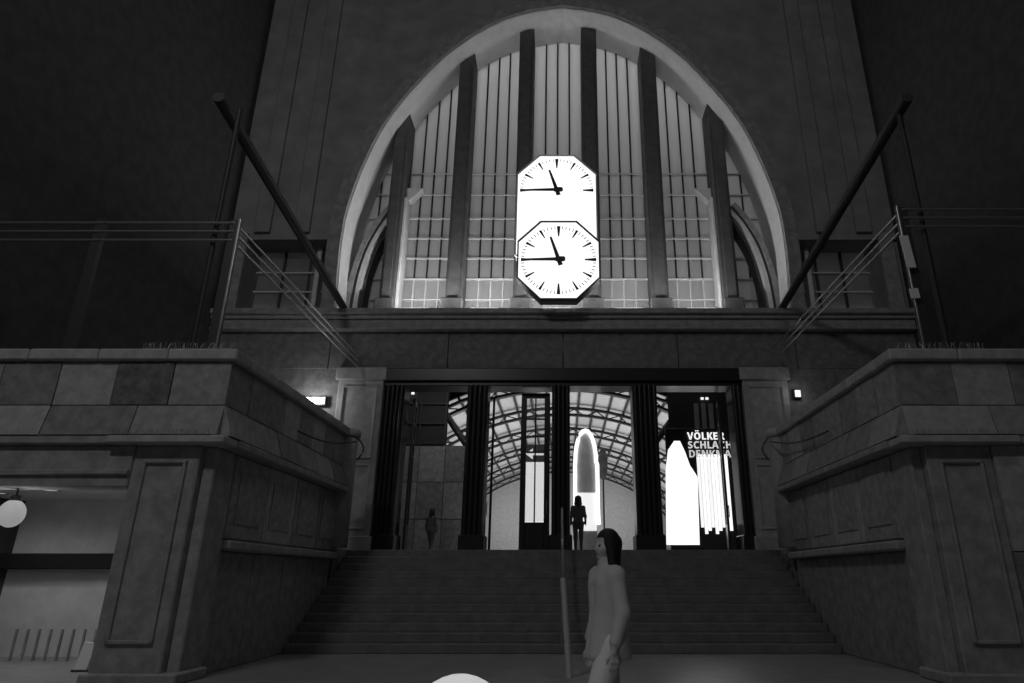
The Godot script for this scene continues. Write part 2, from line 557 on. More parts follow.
	# rectangular windows beside the arch
	for s in [-1, 1]:
		var sw := thing("window_2" if s < 0 else "window_3", Vector3.ZERO, "small side window beside the arch above " + ("the lit gallery" if s < 0 else "the dim gallery"), "window", "", "structure")
		var ys := [8.92, 9.3, 9.95, 10.62, 11.4]
		var cx := [7.35, 8.2, 9.05, 9.9]
		for c in 3:
			for r in 4:
				bx("pane", Vector3(s * (cx[c] + 0.03), ys[r] + 0.02, -19.4), Vector3(s * (cx[c + 1] - 0.03), ys[r + 1] - 0.02, -19.42), M.pane_dim, sw)
			bx("glazing_bar", Vector3(s * cx[c] - 0.04, 8.92, -19.35), Vector3(s * cx[c] + 0.04, 11.4, -19.48), M.iron, sw)
		for r in range(1, 4):
			bx("glazing_bar", Vector3(s * 7.35, ys[r] - 0.022, -19.3), Vector3(s * 9.9, ys[r] + 0.022, -19.45), M.pale_bar, sw)
		bx("post", Vector3(s * 7.75, 8.92, -19.0), Vector3(s * 7.9, 11.4, -19.45), M.plaster, sw, 0.02)

# ---------------------------------------------------------------- portal below
func portal() -> void:
	var l := thing("portal_lintel", Vector3(0, 6.63, FACADE), "dark bronze lintel across the four portal openings", "lintel", "", "structure")
	bx("beam", Vector3(-5.2, 6.72, FACADE + 0.12), Vector3(5.2, 7.12, FACADE - 0.8), M.bronze, l, 0.03)
	bx("fillet", Vector3(-5.2, 6.6, FACADE + 0.02), Vector3(5.2, 6.72, FACADE - 0.7), M.bronze, l, 0.02)
	var piers := [[-5.2, -4.55], [-2.82, -2.13], [-0.37, 0.25], [1.96, 2.77], [4.85, 5.2]]
	var where := ["at the pilaster of the lit gallery", "between the dull grey opening and the glazed door leaf", "in the middle of the portal", "beside the glowing white poster", "at the pilaster of the dim gallery"]
	for i in piers.size():
		var p: Array = piers[i]
		var w: float = p[1] - p[0]
		var t := thing("portal_pier", Vector3((p[0] + p[1]) / 2, 2, FACADE), "dark polished portal pier " + where[i], "pier", "portal piers", "structure")
		bx("core", Vector3(p[0] + 0.05, 2, FACADE - 0.05), Vector3(p[1] - 0.05, 6.63, FACADE - 0.75), M.bronze, t, 0.02)
		bx("plinth", Vector3(p[0], 2, FACADE + 0.06), Vector3(p[1], 2.45, FACADE - 0.8), M.bronze, t, 0.03)
		var n := int(round(w / 0.16))
		for k in n:
			var x: float = lerpf(p[0] + 0.06, p[1] - 0.06, (k + 0.5) / n)
			tube_part("reed", [Vector3(x, 2.45, FACADE - 0.04), Vector3(x, 6.63, FACADE - 0.04)], 0.4 * w / n, M.bronze, t, 10)
	# the door leaf that stands shut: two columns of panes over a kick panel
	var d := thing("door_1", Vector3(-0.8, 2, FACADE - 0.45), "shut door leaf with two columns of panes beside the middle pier", "door", "", "structure")
	door_leaf(d, 0.84, 4.5, 0.16)
	# leaves folded open against their piers
	var leaves := [[-4.5, -82.0, "open door leaf edge-on at the dull grey opening"], [-2.1, -84.0, "open door leaf edge-on beside the vaulted roof view"], [4.72, 80.0, "open door leaf edge-on beside the glowing white poster"]]
	for i in leaves.size():
		var o := thing("door_%d" % (i + 2), Vector3(leaves[i][0], 2, FACADE - 0.75), leaves[i][2], "door", "", "structure")
		door_leaf(o, 0.84, 4.4, 0.12)
		o.rotation_degrees.y = leaves[i][1]
		o.position += Vector3(0, 0, -0.35)

func door_leaf(d: Node3D, w: float, h: float, fr: float) -> void:
	var z := 0.035
	for s in [-1, 1]:
		part("stile", box_mesh(Vector3(fr, h, 0.07), 0.01), M.bronze, d, Vector3(s * (w / 2 - fr / 2), h / 2, 0))
	part("kick_panel", box_mesh(Vector3(w - 2 * fr, 0.8, 0.06), 0.01), M.bronze, d, Vector3(0, 0.4, 0))
	part("top_rail", box_mesh(Vector3(w - 2 * fr, fr, 0.07), 0.01), M.bronze, d, Vector3(0, h - fr / 2, 0))
	part("middle_bar", box_mesh(Vector3(0.04, h - 0.8 - fr, 0.06), 0.008), M.bronze, d, Vector3(0, 0.8 + (h - 0.8 - fr) / 2, 0))
	var ys := [0.8, 2.75, 3.2, 3.72, h - fr]
	for r in 4:
		if r > 0: part("cross_bar", box_mesh(Vector3(w - 2 * fr, 0.05, 0.06), 0.008), M.bronze, d, Vector3(0, ys[r], 0))
		for s in [-1, 1]:
			part("pane", box_mesh(Vector3(w / 2 - fr - 0.02, ys[r + 1] - ys[r] - 0.05, 0.01)), M.clear, d, Vector3(s * (w / 4 - fr / 2 + 0.01), (ys[r] + ys[r + 1]) / 2, 0))
	var st := begin()
	tube(st, [Vector3(w / 2 - fr / 2, 1.0, 0.05), Vector3(w / 2 - fr / 2, 1.03, 0.1), Vector3(w / 2 - fr / 2, 1.35, 0.1), Vector3(w / 2 - fr / 2, 1.38, 0.05)], 0.014, 8)
	part("handle", st.commit(), M.steel, d)

# ---------------------------------------------------------------- the galleries on both sides of the stairs
func stone_course(parent: Node, along_x: bool, s: int, fixed: float, from: float, to: float, y0: float, y1: float, width: float, depth: float, batter: float) -> void:
	# a row of stone blocks; along_x: facing +z at z = fixed, else facing the stairs at x = s * fixed; batter: how far the foot stands out
	var n := int(maxf(1.0, round(absf(to - from) / width)))
	for i in n:
		var a := lerpf(from, to, float(i) / n)
		var b := lerpf(from, to, float(i + 1) / n)
		var m: Material = M.block[[0, 0, 1, 2, 0, 1][rng.randi() % 6]]
		if along_x and batter == 0.0 and s < 0: m = M.block[[0, 3, 2, 1, 0, 0, 1, 2, 0, 1, 0, 2][i % 12]]
		var st := begin()
		var g := 0.008
		var proud := rng.randf_range(-0.008, 0.008)
		var poly := [Vector2(0, y0 + g), Vector2(depth + batter + proud, y0 + g), Vector2(depth + proud, y1 - g), Vector2(0, y1 - g)]
		prism(st, poly, a + g * signf(b - a), b - g * signf(b - a))
		var o := part("stone_block", st.commit(), m, parent)
		# profile x points outwards, profile z runs along the wall
		if along_x:
			o.transform = Transform3D(Basis(Vector3(0, 0, 1), Vector3(0, 1, 0), Vector3(1, 0, 0)), Vector3(0, 0, fixed - depth))
		else:
			o.transform = Transform3D(Basis(Vector3(-s, 0, 0), Vector3(0, 1, 0), Vector3(0, 0, 1)), Vector3(s * (fixed + depth), 0, 0))

func galleries() -> void:
	for s in [-1, 1]:
		var side := "beside the lit shop opening" if s < 0 else "on the dim side of the stairs"
		var g := thing("wall_gallery", Vector3.ZERO, "stone gallery parapet and pier " + side, "gallery", "", "structure")
		# hidden core behind the facing stones
		bx("core", Vector3(s * 5.5, 3.22, -10.15), Vector3(s * 10.5, 4.5, -10.5), M.stone_dark, g)
		bx("core", Vector3(s * 5.5, 3.22, -10.5), Vector3(s * 5.85, 4.5, -15.9), M.stone_dark, g)
		bx("deck", Vector3(s * 5.5, 2.85, -10.15), Vector3(s * 10.5, 3.22, -15.95), M.stone_dark, g)
		stone_course(g, true, s, -9.8, s * 5.15, s * 10.45, 3.83, 4.52, 0.83, 0.36, 0.0)
		stone_course(g, true, s, -9.8, s * 5.15, s * 10.45, 3.35, 3.83, 1.5, 0.36, 0.1)
		stone_course(g, false, s, 5.15, -9.82, -15.6, 3.83, 4.52, 0.72, 0.36, 0.0)
		stone_course(g, false, s, 5.15, -9.8, -15.6, 3.35, 3.83, 1.0, 0.36, 0.16)
		# coping: front run, side run and a rounded end
		var cop: Material = M.stone_pale
		for i in 5:
			bx("coping_stone", Vector3(s * (5.07 + i * 1.086), 4.53, -9.72), Vector3(s * (5.07 + i * 1.086 + 1.076), 4.72, -10.25), cop, g, 0.025)
		for i in 5:
			bx("coping_stone", Vector3(s * 5.07, 4.53, -10.26 - i * 1.07), Vector3(s * 5.6, 4.72, -10.26 - i * 1.07 - 1.06), cop, g, 0.025)
		var cap := lathe([Vector2(0, 4.53), Vector2(0.33, 4.53), Vector2(0.36, 4.56), Vector2(0.36, 4.69), Vector2(0.33, 4.72), Vector2(0, 4.72)])
		part("end_cap", cap, cop, g, Vector3(s * 5.26, 0, -15.8))
		part("end_post", lathe([Vector2(0, 2), Vector2(0.31, 2), Vector2(0.31, 4.53), Vector2(0, 4.53)]), M.stone, g, Vector3(s * 5.26, 0, -15.8))
		# ledge below the sloping course
		bx("ledge", Vector3(s * 5.0, 3.22, -9.64), Vector3(s * 6.75, 3.34, -10.1), M.stone_pale, g, 0.02)
		bx("ledge", Vector3(s * 4.97, 3.22, -10.1), Vector3(s * 5.4, 3.34, -15.6), M.stone, g, 0.02)
		bx("ledge", Vector3(s * 6.75, 3.22, -9.72), Vector3(s * 10.5, 3.36, -10.1), M.stone, g, 0.02)
		# pier under the corner, with a notched corner shaft and a sunk panel
		bx("pier", Vector3(s * 5.42, 0, -9.85), Vector3(s * 6.4, 3.22, -10.6), M.stone, g, 0.02)
		bx("corner_shaft", Vector3(s * 5.24, 0, -9.98), Vector3(s * 5.42, 3.22, -10.6), M.stone, g, 0.02)
		for e in [[5.58, 5.63, 0.5, 2.95], [6.18, 6.23, 0.5, 2.95]]:
			bx("panel_frame", Vector3(s * e[0], e[2], -9.8), Vector3(s * e[1], e[3], -9.86), M.stone, g, 0.01)
		for y in [0.5, 2.95]:
			bx("panel_frame", Vector3(s * 5.58, y, -9.8), Vector3(s * 6.23, y + 0.05, -9.86), M.stone, g, 0.01)
		bx("pier_base", Vector3(s * 5.15, 0, -9.75), Vector3(s * 6.46, 0.14, -10.6), M.stone, g, 0.02)
		# side wall along the stairs: upper slabs, string course, lower slabs
		for i in 4:
			var z0 := -10.6 - i * 1.3
			bx("wall_slab", Vector3(s * 5.22, 1.92, z0 - 0.01), Vector3(s * 5.6, 3.21, z0 - 1.29), M.block[[0, 2, 0, 1][i]], g, 0.02)
			bx("wall_slab", Vector3(s * 5.3, 0.0, z0 - 0.01), Vector3(s * 5.6, 1.75, z0 - 1.29), M.block[1], g, 0.02)
			bx("sunk_panel", Vector3(s * 5.2, 2.15, z0 - 0.2), Vector3(s * 5.24, 2.98, z0 - 1.1), M.block[0], g, 0.02)
		bx("string_course", Vector3(s * 5.12, 1.75, -10.6), Vector3(s * 5.6, 1.9, -15.8), M.stone, g, 0.03)
		if s < 0:
			# lintel over the shop opening
			bx("lintel", Vector3(-6.4, 2.6, -9.82), Vector3(-10.5, 3.22, -10.15), M.stone, g, 0.02)
			bx("lintel_fillet", Vector3(-6.4, 2.78, -9.76), Vector3(-10.5, 2.85, -9.84), M.stone, g, 0.01)
		else:
			stone_course(g, true, 1, -9.82, 6.4, 10.45, 1.7, 3.22, 1.3, 0.3, 0.0)
			stone_course(g, true, 1, -9.82, 6.4, 10.45, 0.0, 1.7, 1.3, 0.3, 0.0)
	shop()

func shop() -> void:
	var r := thing("wall_shop", Vector3.ZERO, "lit room seen through the opening under the gallery", "room", "", "structure")
	bx("back_wall", Vector3(-10.5, 0, -13.2), Vector3(-5.6, 2.85, -13.4), M.plaster, r)
	for i in 6:
		bx("ceiling_board", Vector3(-10.5, 2.76, -10.2 - i * 0.52), Vector3(-5.7, 2.84, -10.2 - i * 0.52 - 0.5), M.white, r, 0.01)
	bx("fascia", Vector3(-10.5, 1.5, -12.9), Vector3(-5.7, 1.78, -13.19), M.black, r, 0.02)
	for i in 16:
		bx("rail_slat", Vector3(-9.6 + i * 0.2, 0.0, -12.6), Vector3(-9.6 + i * 0.2 + 0.03, 0.5, -12.64), M.stone, r)
	for k in 3:
		var x: float = [-7.3, -8.7, -9.9][k]
		var t := thing("ceiling_downlight", Vector3(x, 2.76, -11.0 - 0.4 * k), ["round ceiling downlight beside the pier inside the lit shop", "round ceiling downlight in the middle of the lit shop", "round ceiling downlight deep at the side wall of the lit shop"][k], "lamp", "downlights in the shop")
		part("rim", lathe([Vector2(0.1, -0.005), Vector2(0.14, -0.02), Vector2(0.15, 0.0), Vector2(0.1, 0.0)]), M.steel, t)
		part("lamp_disc", lathe([Vector2(0, -0.012), Vector2(0.1, -0.012), Vector2(0.1, 0), Vector2(0, 0)]), glow(0.35), t)
		var l := SpotLight3D.new()
		l.name = "downlight"
		l.light_energy = 0.62
		l.spot_angle = 84
		l.spot_range = 40
		l.light_size = 0.1
		l.shadow_enabled = true
		add_child(l, true)
		l.position = t.position + Vector3(0, -0.06, 0)
		l.rotation_degrees.x = -90

func stairs() -> void:
	var s := thing("stairs", Vector3.ZERO, "wide dark stone stairs rising to the portal", "stairs", "", "structure")
	for i in 12:
		var z := -13.7 - i * 0.3
		var y := 2.0 / 12 * (i + 1)
		bx("step", Vector3(-5.28, y - 0.17 if i else 0.0, z), Vector3(5.28, y, -17.4 if i == 11 else z - 0.34), M.step, s, 0.012)

# ---------------------------------------------------------------- the concourse and train shed behind the portal
func concourse() -> void:
	var YC := -4.5
	var R := 20.5
	var sh := thing("train_shed", Vector3.ZERO, "glazed barrel roof on steel arches seen through the portal", "roof", "", "structure")
	var zs := []
	for i in 6: zs.append(-50.0 - i * 8.6)
	var a0 := deg_to_rad(32)
	var a1 := deg_to_rad(148)
	var np := 30
	for i in zs.size():
		# lattice arch: two chords and zigzag webs
		var st := begin()
		for rr in [R, R - 0.62]:
			for k in 40:
				var p := lerpf(a0, a1, k / 40.0)
				var q := lerpf(a0, a1, (k + 1) / 40.0)
				var poly := [Vector2(cos(p), sin(p)) * rr, Vector2(cos(p), sin(p)) * (rr - 0.2), Vector2(cos(q), sin(q)) * (rr - 0.2), Vector2(cos(q), sin(q)) * rr]
				for j in 4: poly[j].y += YC
				prism(st, poly, zs[i] + 0.2, zs[i] - 0.2)
		for k in 40:
			var p := lerpf(a0, a1, k / 40.0)
			var q := lerpf(a0, a1, (k + 1) / 40.0)
			var r1 := R - 0.2 if k % 2 else R - 0.75
			var r2 := R - 0.75 if k % 2 else R - 0.2
			tube(st, [Vector3(cos(p) * r1, YC + sin(p) * r1, zs[i]), Vector3(cos(q) * r2, YC + sin(q) * r2, zs[i])], 0.05, 4)
		part("steel_arch", st.commit(), M.dark, sh)
	for i in zs.size() - 1:
		var far := begin()
		for k in np:
			var p := lerpf(a0, a1, (k + 0.06) / np)
			var q := lerpf(a0, a1, (k + 0.94) / np)
			var poly := [Vector2(cos(p), sin(p)) * (R + 0.3), Vector2(cos(p), sin(p)) * (R + 0.36), Vector2(cos(q), sin(q)) * (R + 0.36), Vector2(cos(q), sin(q)) * (R + 0.3)]
			for j in 4: poly[j].y += YC
			for half in 2:
				var za := lerpf(zs[i], zs[i + 1], half * 0.5) - 0.1
				var zb := lerpf(zs[i], zs[i + 1], half * 0.5 + 0.5) + 0.1
				if i < 5:
					var st := begin()
					prism(st, poly, za, zb)
					part("roof_panel", st.commit(), M.roof if rng.randf() < 0.65 else M.roof2, sh)
				else:
					prism(far, poly, za, zb)
		if i >= 5:
			part("roof_panels", far.commit(), M.roof, sh).set_meta("kind", "stuff")
		for k in np + 1:
			var p := lerpf(a0, a1, float(k) / np)
			tube_part("purlin", [Vector3(cos(p) * (R + 0.1), YC + sin(p) * (R + 0.1), zs[i]), Vector3(cos(p) * (R + 0.1), YC + sin(p) * (R + 0.1), zs[i + 1])], 0.09, M.dark, sh, 6)
	var fl := bx("floor_platforms", Vector3(-30, 1.5, -50), Vector3(30, 1.9, -96), M.floor, self)
	tag(fl, "pale platform floor under the glazed train shed", "floor", "", "structure")
	var ew := thing("wall_shed", Vector3.ZERO, "pale end wall and sides of the train shed", "wall", "", "structure")
	bx("end_wall", Vector3(-30, 1.9, -95), Vector3(30, 20, -95.5), M.plaster, ew)
	for s in [-1, 1]:
		bx("side_wall", Vector3(s * 17.5, 1.9, -50), Vector3(s * 18, 8, -95), M.plaster, ew)
		bx("side_wall", Vector3(s * 30, 1.9, -20.4), Vector3(s * 30.4, 24, -50), M.stone_dark, ew)
		bx("gable", Vector3(s * 18, 1.9, -49.5), Vector3(s * 30, 24, -50), M.stone_dark, ew)
	var cr := bx("ceiling_concourse", Vector3(-30.4, 24, -20.4), Vector3(30.4, 24.4, -50), M.stone_dark, self)
	tag(cr, "dark roof of the concourse behind the arched window", "ceiling", "", "structure")
	for s in [-1, 1]:
		var bw := bx("wall_concourse", Vector3(s * 11.0, 2, -20.0), Vector3(s * 30.4, 24, -20.4), M.stone_dark, self)
		tag(bw, "inner wall of the concourse beyond the hall, on the side of " + ("the lit shop" if s < 0 else "the white poster"), "wall", "", "structure")
		# sloping steel brace under the roof
		var b := tube_part("steel_brace", [Vector3(s * 6.2, 9.6, -25), Vector3(s * 3.6, 6.0, -25)] if s < 0 else [Vector3(5.6, 8.9, -25), Vector3(3.5, 6.2, -25)], 0.12, M.iron, self, 8)
		tag(b, "sloping dark steel brace seen at the top of the " + ("dull grey opening" if s < 0 else "poster opening"), "brace", "", "structure")
	# grey hoarding with a dark glazed screen above, in the first opening
	var h := thing("hoarding", Vector3(-5.2, 2, -24.0), "plain grey hoarding of large panels behind the outermost portal opening", "hoarding")
	part("backing", box_mesh(Vector3(3.86, 3.9, 0.04)), M.stone_dark, h, Vector3(-0.02, 1.95, -0.06))
	for x in 4:
		for y in 3:
			part("panel", box_mesh(Vector3(0.93, 1.27, 0.08), 0.01), M.block[1] if (x + y) % 2 else M.block[0], h, Vector3(-1.45 + x * 0.95, 0.64 + y * 1.29, 0))
	var sc := thing("glazed_screen", Vector3(-5.2, 5.9, -24.1), "dark glazed screen with slim bars above the grey hoarding", "screen")
	part("back_panel", box_mesh(Vector3(2.9, 3.4, 0.05)), M.dark, sc, Vector3(-0.55, 1.7, -0.1))
	for x in 4: part("bar", box_mesh(Vector3(0.05, 3.4, 0.06)), M.iron, sc, Vector3(-1.95 + x * 0.93, 1.7, 0))
	for y in 4: part("bar", box_mesh(Vector3(2.9, 0.05, 0.06)), M.iron, sc, Vector3(-0.55, 0.1 + y * 0.75, 0))
	for x in 2: part("lamp", box_mesh(Vector3(0.1, 0.1, 0.05)), glow(1.0), sc, Vector3(-0.65 + x * 0.2, 2.0, 0.05))
	# dark structure behind the poster opening
	var ds := thing("dark_screen", Vector3(4.9, 6.0, -24.2), "dark screen wall with a small grille window above the white poster", "screen")
	part("back_panel", box_mesh(Vector3(2.6, 3.2, 0.06)), M.dark, ds, Vector3(0.35, 1.6, -0.05))
	for x in 3: part("slot_window", box_mesh(Vector3(0.17, 0.95, 0.05)), M.block[2], ds, Vector3(0.1 + x * 0.27, 1.05, 0.02))
	for x in 2: part("lamp", box_mesh(Vector3(0.1, 0.08, 0.05)), glow(1.0), ds, Vector3(0.35 + x * 0.18, 1.72, 0.03))
	var dp := thing("lit_display", Vector3(-1.0, 2, -24.0), "glowing white display column seen through the shut door leaf", "display")
	part("cabinet", box_mesh(Vector3(1.0, 3.95, 0.2), 0.02), M.iron, dp, Vector3(0, 1.98, -0.13))
	part("lit_display_face", box_mesh(Vector3(0.86, 2.2, 0.03)), glow(0.8), dp, Vector3(0, 2.2, -0.015))
	var ar := begin()
	prism(ar, [Vector2(-0.36, 3.6), Vector2(-0.1, 3.4), Vector2(-0.1, 3.8)], 0.0, 0.02)
	prism(ar, [Vector2(-0.1, 3.55), Vector2(0.3, 3.55), Vector2(0.3, 3.65), Vector2(-0.1, 3.65)], 0.0, 0.02)
	part("arrow_sign", ar.commit(), glow(0.7), dp, Vector3(0, 0, -0.02))
	poster()
	arch_light_trail()

func poster() -> void:
	var p := thing("lit_poster", Vector3(4.4, 2, -22.0), "backlit poster with a blank white monument shape and white capitals", "poster")
	part("board", box_mesh(Vector3(2.3, 4.1, 0.12), 0.01), M.black, p, Vector3(0.2, 2.06, -0.08))
	for s in [-1, 1]:
		part("leg", box_mesh(Vector3(0.1, 0.3, 0.1)), M.iron, p, Vector3(0.2 + s * 1.0, 0.0, -0.08))
	var white := glow(1.1)
	var mono := [Vector2(3.3, 2.34), Vector2(3.4, 4.71), Vector2(3.51, 5.37), Vector2(3.73, 5.68), Vector2(3.93, 5.68), Vector2(4.08, 5.31), Vector2(4.21, 4.87), Vector2(4.44, 4.48), Vector2(4.36, 2.34)]
	var st := begin()
	var q := []
	for v in mono: q.append(v - Vector2(4.4, 2))
	for seg in [[0, 1, 7, 8], [1, 2, 6, 7], [2, 5, 6], [2, 3, 4, 5]]:
		var pl := []
		for i in seg: pl.append(q[i])
		prism(st, pl, -0.02, 0.0)
	part("lit_monument_sign", st.commit(), white, p)
	for i in 9:  # motion trails of the white lettering, built as glowing strips
		var x := 0.1 + i * 0.115
		part("letter_trail", box_mesh(Vector3(0.1, 2.35 + 0.1 * ((i * 5) % 3), 0.02)), glow(0.9 + 0.1 * (i % 3)), p, Vector3(x, 2.05 - 0.05 * ((i * 5) % 3), -0.01))
	var f := SystemFont.new()
	f.font_names = PackedStringArray(["Droid Sans"])
	f.font_weight = 700
	for i in 3:
		var tm := TextMesh.new()
		tm.text = ["VÖLKER", "SCHLACHT", "DENKMAL"][i]
		tm.font = f
		tm.font_size = 32
		tm.pixel_size = 0.0105
		tm.depth = 0.02
		tm.horizontal_alignment = HORIZONTAL_ALIGNMENT_LEFT
		part("lettering_sign", tm, glow([1.0, 0.6, 0.5][i]), p, Vector3(-0.22, 3.84 - i * 0.3, 0.02))
	area_lamp("poster_light", Vector3(4.5, 4.2, -21.85), Vector3(4.5, 4.0, -15), Vector2(2.0, 3.2), 0.6)

func arch_light_trail() -> void:
	var t := thing("arched_light_trail", Vector3(0.82, 2, -24.0), "blurred light trail built as a tall glowing round-topped shape in the middle opening", "sign")  # trailing lights built as a solid glowing arch
	var path := []
	path.append(Vector3(0.44, 1.1, 0)); 
	for y in [1.6, 2.4, 3.2]: path.append(Vector3(0.42, y, 0))
	for k in 13:
		var a := PI * k / 12
		path.append(Vector3(cos(a) * 0.38, 3.3 + sin(a) * 1.15, 0))
	for y in [3.2, 2.4, 1.6, 0.9]: path.append(Vector3(-0.39, y, 0))
	var st := begin()
	tube(st, path, 0.07, 10)
	part("trail_tube", st.commit(), glow(1.3), t, Vector3(0, 0, 0.08))
	var fs := begin()
	var prev := Vector2(0.38, 0.2)
	var pl := [Vector2(-0.38, 0.2), Vector2(0.38, 0.2)]
	for k in 13:
		var a := PI * k / 12
		pl.append(Vector2(cos(a) * 0.38, 3.3 + sin(a) * 1.15))
	prism(fs, pl, -0.06, 0.04)
	part("panel", fs.commit(), M.plaster, t)
	var gl := begin()
	prism(gl, [Vector2(-0.34, 0.9), Vector2(0.36, 0.9), Vector2(0.34, 2.2), Vector2(-0.33, 2.2)], 0.045, 0.06)
	part("trail_glow_field", gl.commit(), glow(0.8), t)
	part("foot", box_mesh(Vector3(0.9, 0.2, 0.4), 0.02), M.iron, t, Vector3(0, 0.1, 0))
	var o := thing("oval_plaque", Vector3(1.47, 2, -24.4), "dark oval plaque on a thin pole beside the arched light trail", "plaque")
	var ov := begin()
	var op := []
	for k in 20: op.append(Vector2(cos(TAU * k / 20) * 0.17, 3.3 + sin(TAU * k / 20) * 0.6))
	prism(ov, op, -0.03, 0.03)
	part("plate", ov.commit(), M.stone_dark, o)
	part("pole", lathe([Vector2(0, 0), Vector2(0.03, 0), Vector2(0.03, 2.8), Vector2(0, 2.8)], 10), M.iron, o)

# ---------------------------------------------------------------- clocks
func octagon(w: float, h: float, cut: float, down := 0.0) -> Array:
	return [Vector2(-w, -h + cut - down), Vector2(-w, h - cut), Vector2(-w + cut, h), Vector2(w - cut, h), Vector2(w, h - cut), Vector2(w, -h + cut - down), Vector2(w - cut, -h - down), Vector2(-w + cut, -h - down)]

func clock(called_label: String, at: Vector3, w: float, h: float, down: float, level: float, tail: float, washed: bool) -> void:
	var c := thing("octagonal_clock", at, called_label, "clock", "clocks in front of the arched window")
	var cut := w * 0.56
	var st := begin()
	prism(st, octagon(w, h, cut, down), -0.4, 0.0)
	part("housing", st.commit(), M.stone, c)
	var rim := begin()
	var o := octagon(w + 0.015, h + 0.015, cut, down)
	var i_ := octagon(w - 0.03, h - 0.03, cut - 0.015, down)
	for k in 8: prism(rim, [o[k], o[(k + 1) % 8], i_[(k + 1) % 8], i_[k]], -0.05, 0.05)
	part("rim", rim.commit(), M.white if washed else M.iron, c)
	var fc := begin()
	prism(fc, octagon(w - 0.025, h - 0.025, cut - 0.015, down), 0.0, 0.015)
	part("lit_dial_lamp", fc.commit(), glow(level), c)
	var r := minf(w, h) - 0.12
	var mm := begin()
	for k in 60:
		var a := TAU * k / 60
		var d := Vector2(sin(a), cos(a))
		# the marks follow the octagon
		var reach := minf(minf((w - 0.1) / maxf(absf(d.x), 1e-4), (h - 0.1) / maxf(absf(d.y), 1e-4)), (w + h - cut - 0.14) / (absf(d.x) + absf(d.y)))
		reach = minf(reach, r * 1.02)
		if washed and d.y < -0.05: continue
		var n := Vector2(d.y, -d.x)
		if k % 5 == 0:
			var l := 0.34 if k % 15 == 0 else 0.29
			var wd := 0.055 if k % 15 == 0 else 0.04
			var hm := begin()
			prism(hm, [d * reach + n * wd, d * reach - n * wd, d * (reach - l) - n * wd * 0.35, d * (reach - l) + n * wd * 0.35], 0.015, 0.03)
			part("hour_mark", hm.commit(), M.black, c)
		else:
			prism(mm, [d * reach + n * 0.01, d * reach - n * 0.01, d * (reach - 0.1) - n * 0.01, d * (reach - 0.1) + n * 0.01], 0.015, 0.025)
	part("minute_marks", mm.commit(), M.dark, c).set_meta("kind", "stuff")
	for hand in [["hour_hand", -18.0, 0.78, 0.07, 0.04], ["minute_hand", -91.0, 1.08, 0.06, 0.06]]:
		var hm := begin()
		var L: float = hand[2]
		var W: float = hand[3]
		prism(hm, [Vector2(-W, -0.2), Vector2(W, -0.2), Vector2(W * 0.45, L), Vector2(-W * 0.45, L)], hand[4], hand[4] + 0.015)
		part(hand[0], hm.commit(), M.black, c, Vector3.ZERO, Vector3(0, 0, -deg_to_rad(hand[1])))
	part("hub", box_mesh(Vector3(0.26, 0.16, 0.05), 0.02), M.black, c, Vector3(0.04, 0, 0.075))
	for s in [-1, 1]:
		part("bracket", box_mesh(Vector3(0.12, 0.12, tail), 0.01), M.iron, c, Vector3(s * 0.95 + 0.08, 0.2, -0.4 - tail / 2 + 0.02))
	area_lamp("dial_light", at + Vector3(0, 0, 0.25), at + Vector3(0, 0, 3), Vector2(1.6, 1.6), 0.35)

func clocks() -> void:
	clock("lower crisp octagonal clock with a lit white dial and dark hands", Vector3(-0.13, 10.17, -17.5), 1.21, 1.27, 0.0, 1.1, 0.26, false)
	clock("ghost image of the clock built as a taller washed-out lit dial above it", Vector3(-0.2, 12.98, -18.2), 1.27, 1.3, 1.7, 1.15, 0.7, true)  # added solid copy of the clock, shaped from its ghost image

